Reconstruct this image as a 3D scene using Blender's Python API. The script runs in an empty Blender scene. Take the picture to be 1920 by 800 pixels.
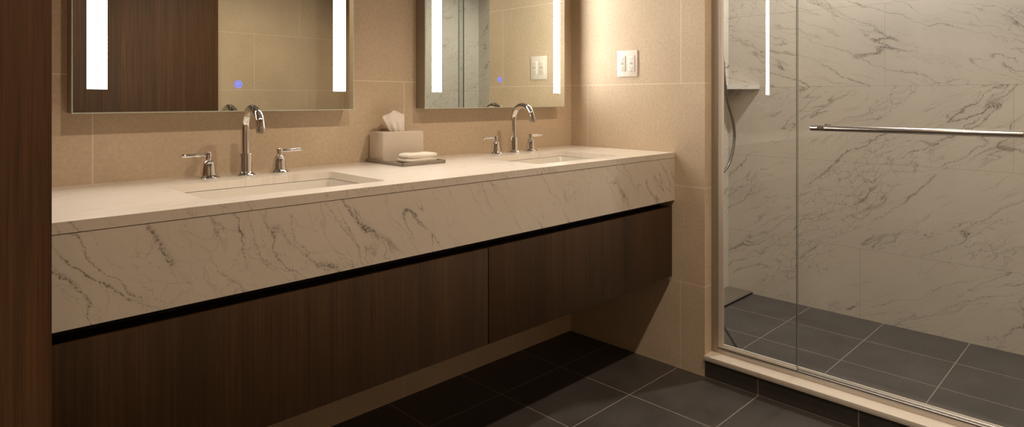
import bpy, bmesh, math, random
from mathutils import Vector, Matrix
random.seed(4)
PI = math.pi
S = bpy.context.scene
COL = S.collection

# ------------------------------------------------------------------ node helpers
class NT:
    def __init__(s, name):
        s.m = bpy.data.materials.new(name); s.m.use_nodes = True
        s.t = s.m.node_tree; s.n = s.t.nodes; s.l = s.t.links
        for x in list(s.n): s.n.remove(x)
        s.out = s.n.new('ShaderNodeOutputMaterial')
    def put(s, sock, v):
        if isinstance(v, bpy.types.NodeSocket): s.l.new(v, sock)
        elif v is not None: sock.default_value = v
    def math(s, op, a, b=None, c=None, clamp=False):
        n = s.n.new('ShaderNodeMath'); n.operation = op; n.use_clamp = clamp
        s.put(n.inputs[0], a)
        if b is not None: s.put(n.inputs[1], b)
        if c is not None: s.put(n.inputs[2], c)
        return n.outputs[0]
    def pos(s):
        g = s.n.new('ShaderNodeNewGeometry'); return g.outputs['Position']
    def objco(s):
        g = s.n.new('ShaderNodeTexCoord'); return g.outputs['Object']
    def xyz(s, v):
        n = s.n.new('ShaderNodeSeparateXYZ'); s.l.new(v, n.inputs[0]); return n.outputs
    def comb(s, x, y, z):
        n = s.n.new('ShaderNodeCombineXYZ')
        for i, a in enumerate((x, y, z)): s.put(n.inputs[i], a)
        return n.outputs[0]
    def mapping(s, v, loc=(0,0,0), rot=(0,0,0), sc=(1,1,1)):
        n = s.n.new('ShaderNodeMapping'); s.l.new(v, n.inputs[0])
        n.inputs['Location'].default_value = loc; n.inputs['Rotation'].default_value = rot; n.inputs['Scale'].default_value = sc
        return n.outputs[0]
    def noise(s, v, scale, detail=2, rough=.5, dist=0, colr=False):
        n = s.n.new('ShaderNodeTexNoise'); s.l.new(v, n.inputs['Vector'])
        n.inputs['Scale'].default_value = scale; n.inputs['Detail'].default_value = detail
        n.inputs['Roughness'].default_value = rough; n.inputs['Distortion'].default_value = dist
        return n.outputs['Color' if colr else 'Fac']
    def rng(s, v, a, b, c=0., d=1., smooth=False):
        n = s.n.new('ShaderNodeMapRange'); s.put(n.inputs['Value'], v)
        if smooth: n.interpolation_type = 'SMOOTHSTEP'
        for k, x in zip(('From Min','From Max','To Min','To Max'), (a,b,c,d)): s.put(n.inputs[k], x)
        return n.outputs[0]
    def mix(s, f, a, b, mode='MIX'):
        n = s.n.new('ShaderNodeMix'); n.data_type = 'RGBA'; n.blend_type = mode
        s.put(n.inputs[0], f)
        for i, c in ((6,a),(7,b)):
            if isinstance(c, tuple) and len(c) == 3: c = (*c, 1)
            s.put(n.inputs[i], c)
        return n.outputs[2]
    def vadd(s, a, b, op='ADD'):
        n = s.n.new('ShaderNodeVectorMath'); n.operation = op
        s.put(n.inputs[0], a); s.put(n.inputs[1], b); return n.outputs[0]
    def bsdf(s, col, rough=.5, metal=0., bump=None, bstr=.1, bdist=.001, spec=.5, **kw):
        b = s.n.new('ShaderNodeBsdfPrincipled')
        if isinstance(col, tuple) and len(col) == 3: col = (*col, 1)
        s.put(b.inputs['Base Color'], col); s.put(b.inputs['Roughness'], rough); s.put(b.inputs['Metallic'], metal)
        b.inputs['Specular IOR Level'].default_value = spec
        for k, v in kw.items(): s.put(b.inputs[k], v)
        if bump is not None:
            n = s.n.new('ShaderNodeBump'); s.put(n.inputs['Height'], bump)
            n.inputs['Strength'].default_value = bstr; n.inputs['Distance'].default_value = bdist
            s.l.new(n.outputs[0], b.inputs['Normal'])
        s.l.new(b.outputs[0], s.out.inputs[0])
        return s.m
    def scol(s, v, k):  # colour * scalar
        return s.mix(1., v, s.comb(k, k, k), 'MULTIPLY')

def near(t, v, c, w): return t.math('COMPARE', v, c, w/2)
def maxall(t, ms):
    r = ms[0]
    for m in ms[1:]: r = t.math('MAXIMUM', r, m)
    return r

ROWS = (.35, .737, 1.15, 1.55, 1.95, 2.35)
def tile_wall(name, axis, rows):
    """beige stone wall tile; rows: {row index: [joint positions]} along axis 'x' or 'y'"""
    t = NT(name); p = t.pos(); x, y, z = t.xyz(p)
    a = x if axis == 'x' else y
    W = .0028
    ms = [near(t, z, h, W) for h in ROWS]
    edges = (-.1,) + ROWS + (2.7,)
    for r, js in rows.items():
        lo, hi = edges[r], edges[r+1]
        band = near(t, z, (lo+hi)/2, hi-lo)
        for j in js: ms.append(t.math('MULTIPLY', band, near(t, a, j, W)))
    if axis == 'y' and name.endswith('right'): ms.append(near(t, y, -.0015, .003))
    g = maxall(t, ms)
    n1 = t.noise(p, 3.0, 4, .6); n2 = t.noise(p, 90, 3, .65); n3 = t.noise(t.mapping(p, sc=(1,1,1)), 14, 5, .7, 1.2)
    c = t.mix(t.rng(n1, .35, .65), (.58,.455,.318), (.65,.52,.375))
    c = t.scol(c, t.rng(n2, .3, .7, .91, 1.09))
    c = t.mix(t.rng(t.math('ABSOLUTE', t.math('SUBTRACT', n3, .5)), 0, .012, .22, 0), c, (.64,.54,.42))
    c = t.mix(t.math('MULTIPLY', g, .75), c, (.86,.76,.62))
    return t.bsdf(c, .52, bump=t.math('SUBTRACT', t.math('MULTIPLY', n2, .3), g), bstr=.25, bdist=.0012, spec=.35)

def dark_tile(name, s, ox, oy, base=((.046,.040,.035), (.070,.060,.053))):
    """charcoal floor tile with pale joints on a world grid"""
    t = NT(name); p = t.pos(); x, y, z = t.xyz(p)
    W = .0036
    ms = []
    if isinstance(ox, list): ms += [near(t, x, o, W) for o in ox]
    elif ox is not None: ms.append(t.math('LESS_THAN', t.math('PINGPONG', t.math('SUBTRACT', x, ox), s/2), W/2))
    if isinstance(oy, list): ms += [near(t, y, o, W) for o in oy]
    else: ms.append(t.math('LESS_THAN', t.math('PINGPONG', t.math('SUBTRACT', y, oy), s/2), W/2))
    g = maxall(t, ms)
    n1 = t.noise(p, 5, 4, .6); n2 = t.noise(p, 160, 2, .6)
    n3 = t.noise(t.mapping(p, sc=(1, 14, 1)), 9, 3, .6)
    c = t.mix(t.rng(n1, .3, .7), *base)
    c = t.scol(c, t.rng(n2, .3, .7, .85, 1.15)); c = t.scol(c, t.rng(n3, .3, .7, .92, 1.08))
    c = t.mix(t.math('MULTIPLY', g, .8), c, (.33,.28,.23))
    return t.bsdf(c, t.rng(n1, .3, .7, .42, .55), bump=t.math('SUBTRACT', t.math('MULTIPLY', n2, .3), g), bstr=.2, bdist=.001)

def marble(name, base, vein, plane, ang, strength=1., scale=1., rough=.25, joints=None, off=0., cloud=.05, wid=.0095, ang2=None, zsw=1.15, crack=.65):
    """veined marble; plane picks the two in-plane axes, ang the direction the veins run (ang2: on the slabs above height zsw)"""
    t = NT(name); p = t.pos(); x, y, z = t.xyz(p)
    u, v = {'xz': (x,z), 'yz': (t.math('MULTIPLY', y, -1.), z), 'xy': (x,y)}[plane]
    q0 = t.comb(u, v, off)
    q = t.mapping(q0, rot=(0,0,-ang))
    if ang2 is not None:
        qb = t.mapping(q0, loc=(3.3,1.2,0), rot=(0,0,-ang2)); mx = t.n.new('ShaderNodeMix'); mx.data_type = 'VECTOR'
        t.put(mx.inputs[0], t.math('GREATER_THAN', z, zsw)); t.l.new(q, mx.inputs[4]); t.l.new(qb, mx.inputs[5]); q = mx.outputs[1]
    def warp(sc, amp, det=3):
        return t.vadd(t.vadd(t.noise(q, sc*scale, det, .6, 0, True), (-.5,-.5,-.5)), (amp/scale,)*3, 'MULTIPLY')
    d = t.vadd(q, t.vadd(warp(2.6, .17), t.vadd(warp(14., .040, 4), warp(48., .020, 3))))
    fine = t.noise(q, 170, 3, .75)
    grain = t.rng(fine, .42, .54, .12, 1.)
    def mask(seed, lo, hi, f=3.2):
        return t.rng(t.noise(t.mapping(q, loc=(seed*3, 1, 0), sc=(.55, 1.5, 1)), f*scale, 3, .6), lo, hi, 0, 1, True)
    def ridge(sx, sy, w, seed, lo, hi):
        n = t.noise(t.mapping(d, loc=(seed, seed*1.7, 0), sc=(sx, sy, 1)), 1.6*scale, 1.5, .5)
        r = t.rng(t.math('ABSOLUTE', t.math('SUBTRACT', n, .5)), 0, w, 1, 0, True)
        return t.math('MULTIPLY', r, mask(seed, lo, hi))
    a = ridge(.7, 4.2, wid, 3.1, .44, .60)
    b = ridge(1.0, 7.5, wid*1.2, 7.7, .42, .60)
    c_ = ridge(1.2, 11., wid*1.6, 12.3, .40, .62)
    halo = ridge(.7, 4.2, wid*5, 3.1, .46, .62)
    vo = t.n.new('ShaderNodeTexVoronoi'); vo.feature = 'DISTANCE_TO_EDGE'; vo.inputs['Scale'].default_value = 20.*scale
    t.l.new(t.mapping(d, sc=(.7,1.5,1)), vo.inputs['Vector'])
    cr = t.math('MULTIPLY', t.rng(vo.outputs['Distance'], 0, .045, 1, 0, True), t.math('MULTIPLY', mask(21., .50, .60, 3.0), crack))
    vv = t.math('ADD', t.math('MULTIPLY', a, 1.0), t.math('ADD', t.math('MULTIPLY', b, .8), t.math('ADD', cr, t.math('MULTIPLY', c_, .5))), clamp=True)
    vv = t.math('MULTIPLY', vv, grain)
    vv = t.math('ADD', vv, t.math('MULTIPLY', halo, t.math('MULTIPLY', grain, .10)), clamp=True)
    vv = t.math('MULTIPLY', vv, strength, clamp=True)
    c = t.scol((*base, 1), t.rng(t.noise(q, 2.5, 4, .6), .3, .7, 1-cloud, 1+cloud))
    c = t.scol(c, t.rng(fine, .3, .7, .98, 1.02))
    c = t.mix(vv, c, vein)
    if joints:
        hs, vs = joints; ms = [near(t, z, h, .002) for h in hs]
        for (pp, lo, hi) in vs: ms.append(t.math('MULTIPLY', near(t, y, pp, .002), near(t, z, (lo+hi)/2, hi-lo)))
        c = t.mix(t.math('MULTIPLY', maxall(t, ms), .45), c, (.22,.19,.16))
    return t.bsdf(c, rough, spec=.5)

def walnut(name, dark, light, rough=.4, sc=1.):
    t = NT(name); p = t.pos()
    q = t.mapping(p, sc=(1, 1, .035))
    w = t.noise(q, 9*sc, 4, .6, .6); f = t.noise(t.mapping(p, sc=(1,1,.02)), 190*sc, 3, .7)
    g = t.noise(t.mapping(p, sc=(1,1,.01)), 55*sc, 2, .5)
    c = t.mix(t.rng(w, .3, .7), dark, light)
    c = t.scol(c, t.rng(f, .3, .7, .70, 1.28)); c = t.scol(c, t.rng(g, .3, .7, .88, 1.12))
    return t.bsdf(c, rough, bump=f, bstr=.08, bdist=.0004, spec=.4)

def plain(name, col, rough=.5, metal=0., nz=0., nscale=60, **kw):
    t = NT(name); p = t.pos(); n = t.noise(p, nscale, 3, .6)
    c = t.scol((*col, 1), t.rng(n, .3, .7, 1-nz, 1+nz))
    return t.bsdf(c, rough, metal, **kw)

def emit(name, col, st):
    t = NT(name); e = t.n.new('ShaderNodeEmission'); e.inputs[0].default_value = (*col, 1); e.inputs[1].default_value = st
    t.l.new(e.outputs[0], t.out.inputs[0]); return t.m

def glass_sheet(name, tint):
    t = NT(name)
    lw = t.n.new('ShaderNodeLayerWeight'); lw.inputs[0].default_value = .5
    f = t.math('ADD', t.math('MULTIPLY', t.math('POWER', lw.outputs['Facing'], 5.), .96), .04)
    tr = t.n.new('ShaderNodeBsdfTransparent'); tr.inputs[0].default_value = (*tint, 1)
    gl = t.n.new('ShaderNodeBsdfGlossy'); gl.inputs['Roughness'].default_value = 0.0
    mx = t.n.new('ShaderNodeMixShader'); t.l.new(f, mx.inputs[0]); t.l.new(tr.outputs[0], mx.inputs[1]); t.l.new(gl.outputs[0], mx.inputs[2])
    t.l.new(mx.outputs[0], t.out.inputs[0]); return t.m

M = {}
M['tile_right'] = tile_wall('beige_tile_right', 'y', {0:[-.087,-.578], 2:[-.103], 3:[-.58], 4:[-.103], 5:[-.58], 1:[-.35]})
M['tile_back'] = tile_wall('beige_tile_back', 'x', {0:[-.377,-.938,-1.5], 1:[-.66,-1.22], 2:[-.938,-1.9], 3:[-.45,-1.4], 4:[-.938,-1.9], 5:[-.45,-1.4]})
M['tile_front'] = tile_wall('beige_tile_front', 'x', {0:[-.43], 1:[-.05], 2:[-.035,-2.1], 3:[-.43,-2.5], 4:[-.09,-2.1], 5:[-.43,-2.5]})
M['tile_left'] = tile_wall('beige_tile_left', 'y', {0:[-1.1,-2.], 1:[-1.5], 2:[-1.1,-2.], 3:[-1.5], 4:[-1.1,-2.]})
M['floor'] = dark_tile('charcoal_floor_tile', .3348, 0., -.2305)
M['floor_sh'] = dark_tile('charcoal_shower_tile', .34, [.24,.545,.85], [-.325,-.665,-1.005,-1.347,-1.69,-2.03], ((.057,.051,.047), (.084,.075,.069)))
M['curb_tile'] = dark_tile('charcoal_curb_tile', .3348, None, [-.897,-1.235,-1.57,-1.9])
BASE = (.70,.62,.53)
M['marble_top_lit'] = marble('marble_top_lit', (.86,.79,.70), (.46,.37,.27), 'xy', math.radians(12), .35, 1.2, .22, cloud=.03)  # same stone as the apron, base lightened for the light on top
M['marble_apron_shaded'] = marble('marble_apron_shaded', (.60,.52,.425), (.15,.125,.105), 'xz', math.radians(-55), .95, 1.15, .28, crack=.32, off=9.4)  # same stone as the top, shade of the upright face put into the base
M['marble_edge_shaded'] = marble('marble_edge_shaded', (.60,.52,.425), (.17,.14,.115), 'xz', math.radians(-60), .8, 1.6, .25, off=5.1)  # slab front edge shares the apron's base, darkened for shade
ROWSH = [.345, .771, 1.15, 1.55, 1.95]
M['marble_wall'] = marble('marble_shower_wall', (.62,.57,.50), (.16,.14,.115), 'yz', math.radians(30), .95, 1.0, .3, ang2=math.radians(-24), joints=(ROWSH, [(-1.01,1.15,1.55),(-.9,-.1,.345),(-1.5,.771,1.15)]), off=.6)
M['marble_side'] = marble('marble_shower_side', (.62,.57,.50), (.17,.15,.125), 'xz', math.radians(27), .8, 1.0, .3, joints=(ROWSH, []), off=3.6)
M['marble_shelf'] = marble('marble_shelf', (.66,.63,.57), (.20,.19,.17), 'yz', math.radians(27), 1., 6., .25, off=1.)
M['stone_slab'] = marble('stone_threshold', (.74,.66,.56), (.45,.37,.30), 'xy', math.radians(80), .35, 1.5, .35, cloud=.06)
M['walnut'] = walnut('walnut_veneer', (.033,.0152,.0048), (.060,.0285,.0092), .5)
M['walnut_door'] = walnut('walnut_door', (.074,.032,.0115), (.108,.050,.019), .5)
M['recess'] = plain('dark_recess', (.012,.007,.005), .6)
M['chrome'] = plain('chrome', (.86,.85,.84), .06, 1.)
M['steel'] = plain('brushed_steel', (.62,.585,.55), .26, 1.)
M['alu'] = plain('satin_aluminium', (.62,.57,.52), .32, 1.)
M['chan'] = plain('bronzed_channel', (.40,.34,.27), .45, .4)
M['bead'] = plain('light_glazing_bead', (.72,.66,.58), .5, 0.)
M['mirror'] = plain('mirror_silver', (.77,.80,.73), 0., 1.)
M['casing'] = plain('mirror_casing', (.36,.31,.25), .4, .6)
M['glassedge'] = plain('glass_edge', (.66,.74,.66), .2, 0., spec=.8)
M['ltedge'] = plain('pale_glass_edge', (.22,.24,.20), .15, 0., spec=.8)
M['dkedge'] = plain('shower_glass_edge', (.085,.10,.085), .12, 0., spec=.8)
M['led'] = emit('led_diffuser', (1., .93, .84), 34.)
M['blue'] = emit('blue_indicator', (.30,.28,1.), 1.2)
M['glass'] = glass_sheet('shower_glass', (.965,.97,.96))
M['ceramic'] = plain('white_ceramic', (.80,.75,.67), .15, nz=.01)
M['plate'] = plain('ivory_plastic', (.82,.76,.68), .35)
M['slot'] = plain('dark_slot', (.40,.33,.26), .5)
M['boxm'] = plain('tissue_box', (.66,.57,.47), .55, nz=.02, nscale=20)
M['tissue'] = plain('tissue_paper', (.86,.79,.72), .9, nz=.03)
M['tray'] = plain('tray_resin', (.30,.25,.20), .5, nz=.05)
M['ceil'] = plain('ceiling_paint', (.36,.33,.29), .8)
M['hose'] = plain('metal_hose', (.15,.14,.125), .4, .5)
M['teak'] = None
t = NT('drain_grate'); p = t.pos(); x, y, z = t.xyz(p)
st = t.math('LESS_THAN', t.math('PINGPONG', y, .010), .0028)
M['grate'] = t.bsdf(t.mix(st, (.24,.205,.16), (.07,.06,.045)), .4, .2)
t = NT('terry_cloth'); p = t.pos(); n = t.noise(p, 700, 3, .7)
M['cloth'] = t.bsdf((.86,.79,.67), .95, bump=n, bstr=.6, bdist=.002)
M['lamp'] = emit('downlight_lens', (1.,.80,.58), 8.)

# ------------------------------------------------------------------ mesh helpers
def add_box(bm, x0, x1, y0, y1, z0, z1, bev=0., seg=2):
    r = bmesh.ops.create_cube(bm, size=1.)
    vs = r['verts']
    bmesh.ops.scale(bm, vec=(x1-x0, y1-y0, z1-z0), verts=vs)
    bmesh.ops.translate(bm, vec=((x0+x1)/2, (y0+y1)/2, (z0+z1)/2), verts=vs)
    if bev > 0:
        es = list({e for v in vs for e in v.link_edges})
        bmesh.ops.bevel(bm, geom=es, offset=bev, segments=seg, profile=.5, affect='EDGES')
def add_lathe(bm, prof, n=40, origin=(0,0,0), axis='z'):
    rings = []
    o = Vector(origin)
    for r, h in prof:
        ring = []
        for i in range(n):
            a = 2*PI*i/n; c, s = r*math.cos(a), r*math.sin(a)
            v = {'z': (c, s, h), 'x': (h, c, s), 'y': (c, h, s)}[axis]
            ring.append(bm.verts.new(o + Vector(v)))
        rings.append(ring)
    for a, b in zip(rings, rings[1:]):
        for i in range(n):
            j = (i+1) % n; bm.faces.new((a[i], a[j], b[j], b[i]))
    bm.faces.new(rings[0][::-1]); bm.faces.new(rings[-1])
def add_tube(bm, pts, rad, n=24):
    pts = [Vector(p) for p in pts]; rad = rad if isinstance(rad, list) else [rad]*len(pts)
    rings = []; up = None
    for i, p in enumerate(pts):
        d = (pts[min(i+1, len(pts)-1)] - pts[max(i-1, 0)]).normalized()
        if up is None: up = Vector((1,0,0)) if abs(d.x) < .9 else Vector((0,1,0))
        s = d.cross(up).normalized(); up = s.cross(d).normalized()
        rings.append([bm.verts.new(p + rad[i]*(math.cos(2*PI*k/n)*s + math.sin(2*PI*k/n)*up)) for k in range(n)])
    for a, b in zip(rings, rings[1:]):
        for i in range(n):
            j = (i+1) % n; bm.faces.new((a[i], a[j], b[j], b[i]))
    bm.faces.new(rings[0][::-1]); bm.faces.new(rings[-1])
def bez(ctrl, n=24):
    """Catmull-Rom through points"""
    P = [Vector(c) for c in ctrl]; P = [2*P[0]-P[1]] + P + [2*P[-1]-P[-2]]; out = []
    for i in range(1, len(P)-2):
        for k in range(n):
            t = k/n; a, b, c, d = P[i-1:i+3]
            out.append(.5*((2*b) + (-a+c)*t + (2*a-5*b+4*c-d)*t*t + (-a+3*b-3*c+d)*t**3))
    out.append(P[-2]); return out
def obj(name, bm, mat, parent=None, smooth=False, mats=None):
    bmesh.ops.recalc_face_normals(bm, faces=bm.faces)
    me = bpy.data.meshes.new(name); bm.to_mesh(me); bm.free()
    for m in (mats or [mat]): me.materials.append(m)
    o = bpy.data.objects.new(name, me); COL.objects.link(o)
    if parent is not None: o.parent = parent
    if smooth:
        for p in me.polygons: p.use_smooth = True
        try: me.set_sharp_from_angle(angle=math.radians(38))
        except Exception: pass
    return o
def box(name, d, mat, parent=None, bev=0.):
    bm = bmesh.new(); add_box(bm, *d, bev); return obj(name, bm, mat, parent, smooth=bev > 0)
def struct(o): o['kind'] = 'structure'; return o
def tag(o, label, cat, group=None):
    o['label'] = label; o['category'] = cat
    if group: o['group'] = group
    return o
def thing(name, label, cat, loc, group=None):
    o = bpy.data.objects.new(name, None); o.empty_display_size = .05; COL.objects.link(o); o.location = loc
    return tag(o, label, cat, group)
def dup(root, loc, label):
    def cp(o, par):
        c = o.copy(); COL.objects.link(c); c.parent = par
        for ch in list(o.children): cp(ch, c)
        return c
    r = cp(root, None); r.location = loc; r['label'] = label; return r

# ------------------------------------------------------------------ setting
ZC = 2.55; YF = -2.70; XL = -3.40; XS = 1.15; YS0 = -.212; YS1 = -2.07; WT = .15
YJ = -.685; YJ2 = -1.96
struct(box('floor', (XL-.1, 0, YF-.1, .1, -.1, 0), M['floor']))
struct(box('floor', (0, XS+.1, -2.13, .1, -.1, 0), M['floor_sh']))
struct(box('floor', (0, XS+.1, YF-.1, -2.13, -.1, 0), M['floor']))
# thin dark strip running diagonally across the shower floor
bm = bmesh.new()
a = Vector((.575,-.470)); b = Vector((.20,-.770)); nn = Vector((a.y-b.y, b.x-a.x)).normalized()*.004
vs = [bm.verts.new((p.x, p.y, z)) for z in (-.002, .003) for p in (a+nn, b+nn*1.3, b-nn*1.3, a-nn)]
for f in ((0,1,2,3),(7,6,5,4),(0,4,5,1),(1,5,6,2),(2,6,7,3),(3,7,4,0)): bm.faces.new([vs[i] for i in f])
struct(obj('dark_strip', bm, M['recess']))
struct(box('ceiling', (XL-.1, XS+.1, YF-.1, .1, ZC, ZC+.1), M['ceil']))
struct(box('wall_back', (-2.075, 0, 0, .1, 0, ZC), M['tile_back']))
# right wall: L-plan solid with the shower beyond it (near pier and far pier)
struct(box('wall_right', (0, WT, YJ, .1, 0, ZC), M['tile_right']))
struct(box('wall_right', (0, WT, -2.13, YJ2, 0, ZC), M['tile_right']))
struct(box('wall_right', (.28, .38, YF, -2.13, 0, ZC), M['tile_right']))
struct(box('wall_front', (XL, .38, YF-.1, YF, 0, ZC), M['tile_front']))
struct(box('wall_left', (XL-.1, XL, YF-.1, .1, 0, ZC), M['tile_left']))
# stub wall closing the vanity alcove on its left, walnut clad like the door opposite
struct(box('wall_alcove', (XL, -2.075, -.615, .1, 0, ZC), M['walnut_door']))
struct(box('wall_shower_back', (XS, XS+.1, YS1-.1, .1, 0, ZC), M['marble_wall']))
struct(box('wall_shower_left', (WT, XS, YS0, .1, 0, ZC), M['marble_side']))
struct(box('wall_shower_right', (WT, XS, -2.13, YS1, 0, ZC), M['marble_side']))
# threshold
CZ = .086
struct(box('trim_2', (0, WT, YJ2, YJ, 0, CZ-.019), M['curb_tile']))
struct(box('trim_3', (-.010, WT+.006, YJ2, YJ, CZ-.019, CZ), M['stone_slab'], bev=.002))
# entry door in the front wall, seen only in the mirror
bm = bmesh.new(); add_box(bm, -1.66, -.69, YF, YF+.035, .006, 2.25, .002)
d = struct(obj('door_1', bm, M['walnut_door'], smooth=True))
bm = bmesh.new(); add_tube(bm, [(-1.58, YF+.03, 1.0), (-1.58, YF+.075, 1.0)], .010); add_tube(bm, [(-1.58, YF+.075, 1.0), (-1.46, YF+.075, 1.0)], .008)
obj('door_handle', bm, M['steel'], d, smooth=True)

# ------------------------------------------------------------------ vanity
D = .553; ZT = .870; TH = .021; ZA = .676; VX0 = -2.073; SX = (-1.555, -.505)
SW, SY0, SY1 = .228, -.478, -.178
vt = thing('countertop', 'cream marble countertop with deep veined front apron, running wall to wall under both mirrors', 'countertop', (0,0,0))
def slab_holes(bm, x0, x1, y0, y1, z0, z1, holes, r=.012):
    """rectangular slab with rounded rectangular holes, built strip-wise"""
    def rr(hx0, hx1, hy0, hy1, n=5):
        pts = []
        for cx, cy, a0 in ((hx1-r, hy1-r, 0), (hx0+r, hy1-r, 90), (hx0+r, hy0+r, 180), (hx1-r, hy0+r, 270)):
            for k in range(n+1):
                a = math.radians(a0+90*k/n); pts.append((cx+r*math.cos(a), cy+r*math.sin(a)))
        return pts
    for z in (z0, z1):
        edges = []
        def loop(pts):
            v = [bm.verts.new((p[0], p[1], z)) for p in pts]
            edges.extend(bm.edges.new((v[i], v[(i+1) % len(v)])) for i in range(len(v))); return v
        L = [loop([(x0,y0),(x1,y0),(x1,y1),(x0,y1)])] + [loop(rr(*h)) for h in holes]
        bmesh.ops.triangle_fill(bm, use_beauty=True, use_dissolve=False, edges=edges)
        if z == z0: L0 = L
    for a, b in zip(L0, L):
        for i in range(len(a)):
            j = (i+1) % len(a); bm.faces.new((a[i], a[j], b[j], b[i]))
bm = bmesh.new()
slab_holes(bm, VX0, -.001, -D, -.001, ZT-TH, ZT, [(c-SW, c+SW, SY0, SY1) for c in SX])
for f in bm.faces: f.normal_update()
bmesh.ops.recalc_face_normals(bm, faces=bm.faces)
for f in bm.faces:
    if f.normal.y < -.9 and f.calc_center_median().y < -D+.01: f.material_index = 1
obj('slab', bm, None, vt, mats=[M['marble_top_lit'], M['marble_edge_shaded']])
box('apron', (VX0, -.001, -D+.0012, -D+.030, ZA, ZT-TH-.0012), M['marble_apron_shaded'], vt)
box('back_rail', (VX0, -.001, -.03, -.002, ZA, ZT-TH-.0012), M['recess'], vt)
# sinks
def sink(loc, label):
    t = thing('sink', label, 'sink', loc, 'undermount sinks in the marble countertop')
    bm = bmesh.new(); n = 6
    def ring(hw, hd, z, r):
        pts = []
        for sx, sy, a0 in ((1,1,0), (-1,1,90), (-1,-1,180), (1,-1,270)):
            for k in range(n+1):
                a = math.radians(a0+90*k/n); pts.append(bm.verts.new((sx*(hw-r)+r*math.cos(a), sy*(hd-r)+r*math.sin(a), z)))
        return pts
    hd = (SY1-SY0)/2
    prof = [(SW+.030, hd+.025, 0, .03), (SW-.001, hd-.001, 0, .016), (SW-.004, hd-.004, -.010, .02), (SW-.012, hd-.012, -.085, .035), (SW-.03, hd-.03, -.118, .04), (SW-.06, hd-.06, -.128, .04), (.03, .03, -.132, .029),
            (.028, .028, -.145, .027), (SW-.02, hd-.02, -.140, .04), (SW+.008, hd+.008, -.09, .03), (SW+.010, hd+.010, -.014, .03), (SW+.030, hd+.025, -.012, .03)]
    R = [ring(*p) for p in prof]
    for a, b in zip(R, R[1:]+R[:1]):
        for i in range(len(a)):
            j = (i+1) % len(a); bm.faces.new((a[i], a[j], b[j], b[i]))
    obj('basin', bm, M['ceramic'], t, smooth=True)
    bm = bmesh.new(); add_lathe(bm, [(.0, -.150), (.027, -.150), (.027, -.1315), (.031, -.1315), (.031, -.129), (.020, -.128), (.018, -.1245), (.0, -.1235)], 32)
    obj('drain', bm, M['chrome'], t, smooth=True)
    return t
ym = (SY0+SY1)/2
s1 = sink((SX[0], ym, ZT-TH-.0012), 'rectangular undermount sink below the left mirror, the nearer and larger in view')
dup(s1, (SX[1], ym, ZT-TH-.0012), 'rectangular undermount sink below the right mirror, the farther one near the corner')
# walnut cabinets
CY, CT, CB = -.545, .650, .371
def cabinet(x0, x1, label):
    t = thing('vanity_cabinet', label, 'cabinet', (x0, 0, CB), 'wall-hung walnut vanity cabinets')
    w = x1-x0; h = CT-CB
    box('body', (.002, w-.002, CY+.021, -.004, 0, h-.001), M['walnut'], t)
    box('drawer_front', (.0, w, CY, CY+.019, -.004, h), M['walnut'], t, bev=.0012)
    box('recessed_rail', (.002, w-.002, CY+.055, -.03, h, ZA-CB-.0005), M['recess'], t)
    return t
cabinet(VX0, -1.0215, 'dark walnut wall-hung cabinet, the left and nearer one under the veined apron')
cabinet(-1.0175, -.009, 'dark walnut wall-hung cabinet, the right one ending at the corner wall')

# ------------------------------------------------------------------ faucets
def faucet(loc, label):
    t = thing('faucet', label, 'faucet', loc, 'chrome widespread faucets')
    bm = bmesh.new(); add_lathe(bm, [(.0,0),(.0295,0),(.0295,.0025),(.026,.006),(.0205,.009),(.0190,.012),(.0190,.060),(.0180,.0625),(.013,.063),(0,.063)], 48)
    obj('spout_base', bm, M['chrome'], t, smooth=True)
    pts = [(0,0,z) for z in (.060,.085,.11,.133)]; R = .052
    for k in range(1, 25):
        a = PI*k/24*.93; pts.append((0, -R+R*math.cos(a), .138+R*math.sin(a)))
    l = Vector(pts[-1]); dr = (l-Vector(pts[-2])).normalized(); pts += [tuple(l+dr*.012), tuple(l+dr*.024)]
    bm = bmesh.new(); add_tube(bm, pts, .0118, 32)
    sp = obj('spout', bm, M['chrome'], t, smooth=True)
    e = l+dr*.024
    bm = bmesh.new(); add_tube(bm, [e-dr*.012, e-dr*.001, e+dr*.002], [.0128,.0128,.0118], 32); add_tube(bm, [e, e+dr*.0035], .0085, 24)
    obj('aerator', bm, M['steel'], sp, smooth=True)
    for s in (-1, 1):
        bm = bmesh.new(); add_lathe(bm, [(0,0),(.0300,0),(.0300,.0025),(.0265,.006),(.0215,.0095),(.0200,.016),(.0188,.028),(.0168,.040),(.0130,.0485),(.0085,.051),(.0085,.054),(.0095,.0545),(.0095,.070),(.0085,.0715),(0,.0715)], 40, (s*.1, 0, 0))
        h = obj('handle', bm, M['chrome'], t, smooth=True)
        bm = bmesh.new(); add_tube(bm, [(s*.106,0,.0635),(s*.113,0,.0635),(s*.115,0,.0635),(s*.166,0,.0645),(s*.168,0,.0645)], [.0042,.0042,.0050,.0058,.0050], 24)
        obj('lever', bm, M['chrome'], h, smooth=True)
    return t
f1 = faucet((-1.548,-.092,ZT), 'chrome gooseneck faucet with two lever handles behind the nearer, left sink')
dup(f1, (-.468,-.092,ZT), 'chrome gooseneck faucet with two lever handles behind the farther sink near the corner')

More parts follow.
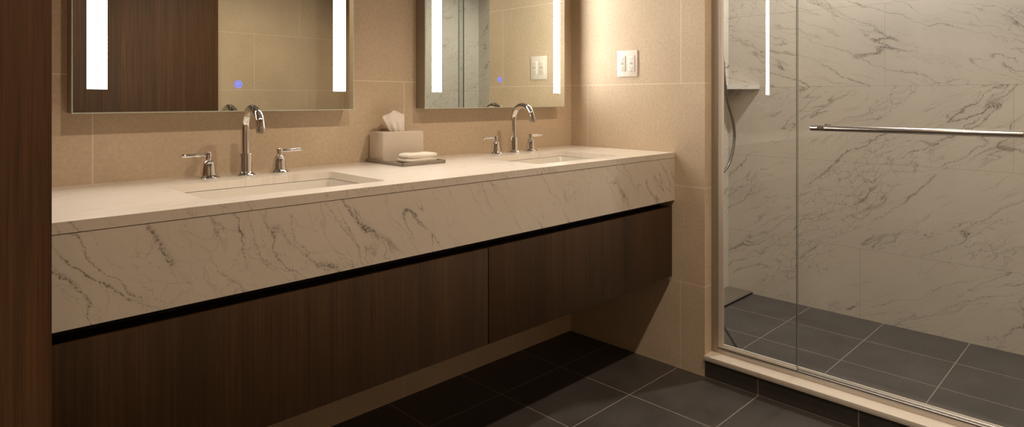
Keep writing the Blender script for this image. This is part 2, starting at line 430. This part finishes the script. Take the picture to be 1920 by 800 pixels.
# ------------------------------------------------------------------ mirrors
MW, MZ0, MZ1, MY = .775, 1.052, 1.97, -.060
def mirror(loc, label, icon):
    t = thing('lighted_mirror', label, 'mirror', loc, 'lighted wall mirrors over the vanity')
    w = MW/2; H = MZ1-MZ0
    box('casing', (-w+.001, w-.001, -MY*-1+.005, 0, .001, H-.001), M['casing'], t)
    box('glass_edge', (-w, w, MY+.0006, MY+.0048, 0, H), M['glassedge'], t)
    # silvered face leaves a clear border of 2 mm
    box('mirror_glass', (-w+.0022, w-.0022, MY, MY+.001, .0022, H-.0022), M['mirror'], t)
    for s in (-1, 1):
        box('light_strip', (s*(w-.053)-.0215, s*(w-.053)+.0215, MY-.0006, MY+.0004, .061, H-.061), M['led'], t)
    bm = bmesh.new()
    add_tube(bm, [(icon[0], MY+.0002, icon[1]), (icon[0], MY-.0005, icon[1])], .0115, 28)
    ic = obj('touch_sensor', bm, M['blue_d'], t)
    bm = bmesh.new()
    ix, iz = icon
    n = 28
    for k in range(n):   # ring outline
        a0, a1 = 2*PI*k/n, 2*PI*(k+1)/n
        q = [bm.verts.new((ix+r*math.cos(a), MY-.0009, iz+r*math.sin(a))) for r, a in ((.0090,a0),(.0108,a0),(.0108,a1),(.0090,a1))]
        bm.faces.new(q)
    for (u0,u1,v0,v1) in ((-.005,.006,.003,.005),(-.005,-.003,-.001,.003),(.000,.0022,-.007,.003),(-.005,.002,-.002,0)):
        q = [bm.verts.new((ix+u, MY-.0009, iz+v)) for u, v in ((u0,v0),(u1,v0),(u1,v1),(u0,v1))]; bm.faces.new(q)
    obj('symbol', bm, M['blue'], ic)
    return t
M['blue_d'] = emit('blue_indicator_disc', (.36,.36,.85), .75)
mirror((-1.567, 0, MZ0), 'wall mirror with two light strips above the nearer sink, reflecting the dark wood door', (.012, .078))
mirror((-.500, 0, MZ0), 'wall mirror with two light strips near the corner, reflecting the outlet plate', (-.015, .114))

# ------------------------------------------------------------------ outlet plate on the right wall
t = thing('outlet_plate', 'ivory two-gang wall plate on the beige tiled wall right of the mirror', 'outlet', (0, -.322, 1.240))
bm = bmesh.new(); add_box(bm, -.0055, 0, -.0525, .0525, -.057, .057, .002); obj('cover_plate', bm, M['plate'], t, smooth=True)
for s in (-1, 1):
    g = box('insert', (-.0085, -.003, s*.0235-.0165, s*.0235+.0165, -.0335, .0335), M['plate'], t, bev=.0012)
    bm = bmesh.new()
    for zz in (-.019, .019):
        for yy, hh in ((-.006,.0035),(.006,.0045)):
            add_box(bm, -.0089, -.007, s*.0235+yy-.0009, s*.0235+yy+.0009, zz-hh, zz+hh)
        add_lathe(bm, [(0,-.0089),(.0021,-.0089),(.0021,-.007),(0,-.007)], 12, (0, s*.0235, zz-.010), 'x')
    add_box(bm, -.0092, -.007, s*.0235-.008, s*.0235+.008, .0008, .0034)
    add_box(bm, -.0092, -.007, s*.0235-.008, s*.0235+.008, -.0034, -.0008)
    obj('socket_slots', bm, M['slot'], g)

# ------------------------------------------------------------------ tray, tissue box, washcloth
TX0, TX1, TY0, TY1 = -1.102, -.927, -.228, -.008
t = thing('tray', 'shallow taupe tray on the countertop between the two sinks', 'tray', ((TX0+TX1)/2, (TY0+TY1)/2, ZT))
hx, hy = (TX1-TX0)/2, (TY1-TY0)/2
bm = bmesh.new(); add_box(bm, -hx, hx, -hy, hy, 0, .0065, .0012)
for d in ((-hx,-hx+.004,-hy,hy),(hx-.004,hx,-hy,hy),(-hx,hx,-hy,-hy+.004),(-hx,hx,hy-.004,hy)): add_box(bm, *d, .004, .0115, .001)
obj('dish', bm, M['tray'], t, smooth=True)
BX0, BX1, BY0, BY1, BH = -1.091, -.923, -.097, -.010, .098
zb = ZT+.0066
bxh, byh = (BX1-BX0)/2, (BY1-BY0)/2
t = thing('tissue_box', 'cream rectangular tissue box standing at the back of the tray against the wall', 'tissue box', ((BX0+BX1)/2, (BY0+BY1)/2, zb))
bm = bmesh.new()
# box cover with an oval opening in its top
n = 32; hole = [(.038*math.cos(2*PI*k/n), .014*math.sin(2*PI*k/n)) for k in range(n)]
def loopv(pts, z): return [bm.verts.new((p[0], p[1], z)) for p in pts]
edges = []
o_ = loopv([(-bxh,-byh),(bxh,-byh),(bxh,byh),(-bxh,byh)], BH); i_ = loopv(hole, BH); i2 = loopv(hole, BH-.004); b_ = loopv([(-bxh,-byh),(bxh,-byh),(bxh,byh),(-bxh,byh)], 0)
for L in (o_, i_): edges += [bm.edges.new((L[k], L[(k+1) % len(L)])) for k in range(len(L))]
bmesh.ops.triangle_fill(bm, use_beauty=True, edges=edges)
for A, B in ((o_, b_), (i_, i2)):
    for k in range(len(A)): bm.faces.new((A[k], A[(k+1) % len(A)], B[(k+1) % len(A)], B[k]))
bm.faces.new(b_); bm.faces.new(i2)
vert = [e for e in bm.edges if abs(e.verts[0].co.z-e.verts[1].co.z) > .05 or (abs(e.verts[0].co.z-BH) < 1e-5 and abs(e.verts[1].co.z-BH) < 1e-5 and all(abs(abs(v.co.x)-bxh) < 1e-5 or abs(abs(v.co.y)-byh) < 1e-5 for v in e.verts) and len([f for f in e.link_faces if abs(f.normal.z) < .5 or True]) == 2 and e.verts[0] in o_ and e.verts[1] in o_)]
bmesh.ops.bevel(bm, geom=vert, offset=.003, segments=3, profile=.5, affect='EDGES')
obj('cover', bm, M['boxm'], t, smooth=True)
# tissue: closed pleated tuft
bm = bmesh.new(); NS, NV = 72, 22; rings = []
for j in range(NV+1):
    v = j/NV; ring = []
    for i in range(NS):
        a = 2*PI*i/NS; c, s = math.cos(a), math.sin(a)
        wx = .026 + .019*v**.7; wy = .010 + .006*math.sin(PI*min(v*1.1,1))
        if v > .55: wy *= max(.10, 1-(v-.55)/.45*.9)
        pl = 1 + .035*math.sin(7*a+1.2)*(.3+.7*v)
        x = wx*c*pl - .019*v + .004; y = wy*s*(1+.22*math.sin(10*c+2*v)) + .003*math.sin(8*c+1)*v
        top = .077 + .010*math.exp(-((c-.15)/.3)**2) - .016*max(0,-c)**1.8 - .010*max(0, c-.35)**1.2
        ring.append(bm.verts.new((x, y, -.010 + (top*.86+.008)*v)))
    rings.append(ring)
for a, b in zip(rings, rings[1:]):
    for i in range(NS): bm.faces.new((a[i], a[(i+1) % NS], b[(i+1) % NS], b[i]))
bm.faces.new(rings[-1]); bm.faces.new(rings[0][::-1])
bmesh.ops.translate(bm, vec=(.0, 0, BH), verts=bm.verts)
ti = obj('tissue', bm, M['tissue'], t, smooth=True)

t = thing('washcloth', 'folded white terry washcloth lying on the front of the tray', 'towel', (-1.000, -.163, zb))
bm = bmesh.new()
def pillow(x0, x1, y0, y1, z0, z1, seed, e=.35):
    """soft folded slab: rounded super-ellipsoid with gentle unevenness"""
    N, K = 48, 14; R = []
    for j in range(K+1):
        ph = -PI/2+PI*j/K; cz = math.copysign(abs(math.sin(ph))**.8, math.sin(ph)); cr = abs(math.cos(ph))**.28 if 0 < j < K else 0.02
        ring = []
        for i in range(N):
            a = 2*PI*i/N; c, s = math.cos(a), math.sin(a)
            x = math.copysign(abs(c)**e, c); y = math.copysign(abs(s)**e, s)
            u = 1+.012*math.sin(3*a+seed)
            px, py = (x0+x1)/2+x*cr*u*(x1-x0)/2, (y0+y1)/2+y*cr*u*(y1-y0)/2
            dz = .0012*math.sin(60*px+seed)*(1 if cz > 0 else 0)
            ring.append(bm.verts.new((px, py, (z0+z1)/2+cz*(z1-z0)/2+dz)))
        R.append(ring)
    for a, b in zip(R, R[1:]):
        for i in range(N): bm.faces.new((a[i], a[(i+1) % N], b[(i+1) % N], b[i]))
    bm.faces.new(R[0][::-1]); bm.faces.new(R[-1])
pillow(-.070, .060, -.052, .034, 0, .0150, 1., .45); pillow(-.066, .062, -.049, .033, .0115, .0290, 4.1, .5)
bmesh.ops.recalc_face_normals(bm, faces=bm.faces)
obj('folded_cloth', bm, M['cloth'], t, smooth=True)

# ------------------------------------------------------------------ shower enclosure
GT = 2.10
XG = .064
def pane(name, y0, y1, z0, z1, x, parent, th=.009, em='dkedge'):
    bm = bmesh.new(); add_box(bm, x-th/2, x+th/2, y0, y1, z0, z1)
    for f in bm.faces:
        f.normal_update()
        if abs(f.normal.x) < .5: f.material_index = 1
    o = obj(name, bm, None, parent, mats=[M['glass'], M[em]]); return o
# fixed panel
t = thing('fixed_shower_panel', 'fixed clear glass shower panel in metal channel beside the beige wall end', 'shower glass', (0,0,0))
pane('glass_pane', -1.016, YJ-.0245, CZ+.004, GT, XG, t, .008, 'ltedge')
bm = bmesh.new()
add_box(bm, XG-.012, XG+.012, YJ-.024, YJ, CZ, GT, .0008)
obj('wall_channel', bm, M['chan'], t, smooth=True)
bm = bmesh.new()
add_box(bm, XG-.008, XG-.0048, YJ-.050, YJ-.0265, CZ+.022, GT, .0006); add_box(bm, XG-.008, XG-.0048, -1.014, YJ-.050, CZ+.022, CZ+.031, .0006)
obj('glazing_bead', bm, M['bead'], t, smooth=True)
# bottom track
t = thing('shower_track', 'low satin metal sliding track on the pale stone threshold under the shower glass', 'track', (0,0,CZ))
bm = bmesh.new()
y0, y1 = YJ2+.001, YJ-.0245
prof = [(.054,0),(.054,.014),(.0555,.0165),(.0585,.0165),(.0585,.003),(.0695,.003),(.0695,.0165),(.074,.0175),(.080,.0165),(.080,.0135),(.0835,.0135),(.0835,.004),(.0925,.004),(.0925,.0135),(.0965,.0135),(.0965,.014),(.100,.0165),(.106,.0165),(.110,.010),(.110,0)]
A = [bm.verts.new((x, y0, z)) for x, z in prof]; B = [bm.verts.new((x, y1, z)) for x, z in prof]
for i in range(len(prof)):
    j = (i+1) % len(prof); bm.faces.new((A[i], A[j], B[j], B[i]))
bm.faces.new(A); bm.faces.new(B[::-1])
obj('rail', bm, M['alu'], t)
# sliding door
t = thing('sliding_shower_door', 'clear glass sliding shower door carrying the long horizontal towel bar', 'shower door', (0,0,0))
pane('door_glass', -1.93, -1.002, CZ+.006, GT+.02, .0880, t, .008)
bm = bmesh.new(); add_tube(bm, [(.030, -1.072, .986), (.030, -1.075, .986), (.030, -1.70, .986), (.030, -1.703, .986)], [.0085,.0096,.0096,.0085], 28)
b = obj('towel_bar', bm, M['steel'], t, smooth=True)
for yy in (-1.108, -1.667):
    bm = bmesh.new(); add_tube(bm, [(.036, yy, .986), (.0855, yy, .986)], .0065, 24); add_tube(bm, [(.030, yy-.011, .986), (.030, yy+.011, .986)], .0105, 28)
    add_tube(bm, [(.0945, yy, .986), (.100, yy, .986)], .013, 24); add_tube(bm, [(.079, yy, .986), (.0857, yy, .986)], .013, 24)
    obj('bar_mount', bm, M['chrome'], b, smooth=True)
# header rail above frame
t = tag(box('shower_header_rail', (.048, .106, YJ2+.001, YJ-.001, GT+.02, GT+.07), M['alu'], bev=.002), 'satin metal header rail along the top of the shower opening', 'rail')

# corner shelf
bm = bmesh.new(); L = .182
pts = [(XS, YS0), (XS, YS0-L), (XS-.004, YS0-L-.001), (XS-L-.001, YS0-.004), (XS-L, YS0)]
A = [bm.verts.new((x, y, 1.141)) for x, y in pts]; B = [bm.verts.new((x, y, 1.165)) for x, y in pts]
for i in range(5): bm.faces.new((A[i], A[(i+1) % 5], B[(i+1) % 5], B[i]))
bm.faces.new(A[::-1]); bm.faces.new(B)
tag(obj('corner_shelf', bm, M['marble_shelf']), 'small grey marble corner shelf high in the left corner of the shower', 'shelf')

# hand shower, its hose hangs below the shelf
t = thing('hand_shower', 'chrome hand shower whose dark grey hose hangs in a loop below the corner shelf', 'shower', (.86, YS0, .60))
def loc(p): return (p[0]-.86, p[1]-YS0, p[2]-.60)
bm = bmesh.new(); add_tube(bm, [loc(p) for p in bez([(.86,-.240,.690),(.872,-.27,.664),(.93,-.290,.690),(1.005,-.295,.750),(1.052,-.295,.860),(1.035,-.295,.960),(.985,-.29,1.070),(.945,-.29,1.20),(.925,-.285,1.40),(.905,-.28,1.62),(.900,-.27,1.70)], 10)], .0078, 20)
obj('hose', bm, M['hose'], t, smooth=True)
bm = bmesh.new(); add_lathe(bm, [(0,0),(.028,0),(.028,-.006),(.012,-.010),(.012,-.032),(0,-.032)], 32, loc((.86,YS0,.69)), 'y'); obj('wall_outlet', bm, M['chrome'], t, smooth=True)
bm = bmesh.new(); add_tube(bm, [loc((.90,-.27,1.68)), loc((.90,-.285,1.80)), loc((.90,-.31,1.86))], [.010,.012,.014], 24); add_tube(bm, [loc((.90,-.300,1.875)), loc((.90,-.345,1.855))], [.028,.048], 32); obj('spray_head', bm, M['chrome'], t, smooth=True)
bm = bmesh.new(); add_tube(bm, [loc((.90,YS0,1.76)), loc((.90,-.268,1.76))], .012, 24); obj('holder', bm, M['chrome'], t, smooth=True)

bm = bmesh.new(); add_box(bm, -.006, .006, -.003, 0, -.022, .022, .0015); add_tube(bm, [(0,-.002,-.008),(0,-.020,-.012),(0,-.026,.002)], .0045, 16)
h = tag(obj('wall_hook', bm, M['steel'], smooth=True), 'tiny metal hook on the shower wall just above the corner shelf', 'hook'); h.location = (1.100, YS0, 1.275)

# drain grate along the left shower wall
t = thing('drain_grate', 'low ribbed brown drain grate along the left wall of the shower floor', 'drain', (0,0,0))
box('grate', (.30, XS-.006, -.352, YS0-.004, .008, .012), M['grate'], t)
box('frame', (.30, XS-.004, -.356, YS0-.002, 0, .008), M['recess'], t)

# ------------------------------------------------------------------ downlights
def downlight(x, y, label, power, size=.035, col=(1.,.81,.62), spot=130, blend=.6):
    t = thing('downlight', label, 'ceiling light', (x, y, ZC), 'recessed ceiling downlights')
    bm = bmesh.new(); add_lathe(bm, [(.040,0),(.062,0),(.062,-.004),(.058,-.006),(.044,-.006),(.040,-.003)], 40)
    obj('trim_ring', bm, M['steel'], t, smooth=True)
    bm = bmesh.new(); add_lathe(bm, [(0,-.0005),(.0395,-.0005),(.0395,-.002),(0,-.002)], 32); obj('lens', bm, M['lamp'], t)
    ld = bpy.data.lights.new('downlight_bulb', 'SPOT'); ld.energy = power; ld.color = col; ld.shadow_soft_size = size
    ld.spot_size = math.radians(spot); ld.spot_blend = blend
    lo = bpy.data.objects.new('bulb', ld); COL.objects.link(lo); lo.parent = t; lo.location = (0,0,-.03)
G = 'white recessed ceiling downlight '
downlight(-.55, -1.62, G+'in front of the right sink', 62)
downlight(-1.62, -1.62, G+'in front of the left sink', 46)
downlight(-2.75, -1.62, G+'by the left end of the room', 7)
downlight(.82, -1.05, G+'inside the shower', 106, col=(1.,.95,.89))

w = bpy.data.worlds.new('World'); S.world = w; w.use_nodes = True
w.node_tree.nodes['Background'].inputs[0].default_value = (.02,.018,.015,1); w.node_tree.nodes['Background'].inputs[1].default_value = .3

# ------------------------------------------------------------------ camera
cd = bpy.data.cameras.new('Camera'); cam = bpy.data.objects.new('Camera', cd); COL.objects.link(cam)
cd.sensor_width = 36; cd.lens = 1175.83/1920*36; cd.shift_y = -(400-184.58)/1920; cd.clip_start = .01
cam.location = (-2.263, -1.906, 1.089); cam.rotation_euler = (PI/2, 0, .7931-PI/2)
S.camera = cam
S.view_settings.view_transform = 'Standard'; S.view_settings.look = 'None'; S.view_settings.gamma = 1
S.view_settings.exposure = 0; S.view_settings.use_curve_mapping = False
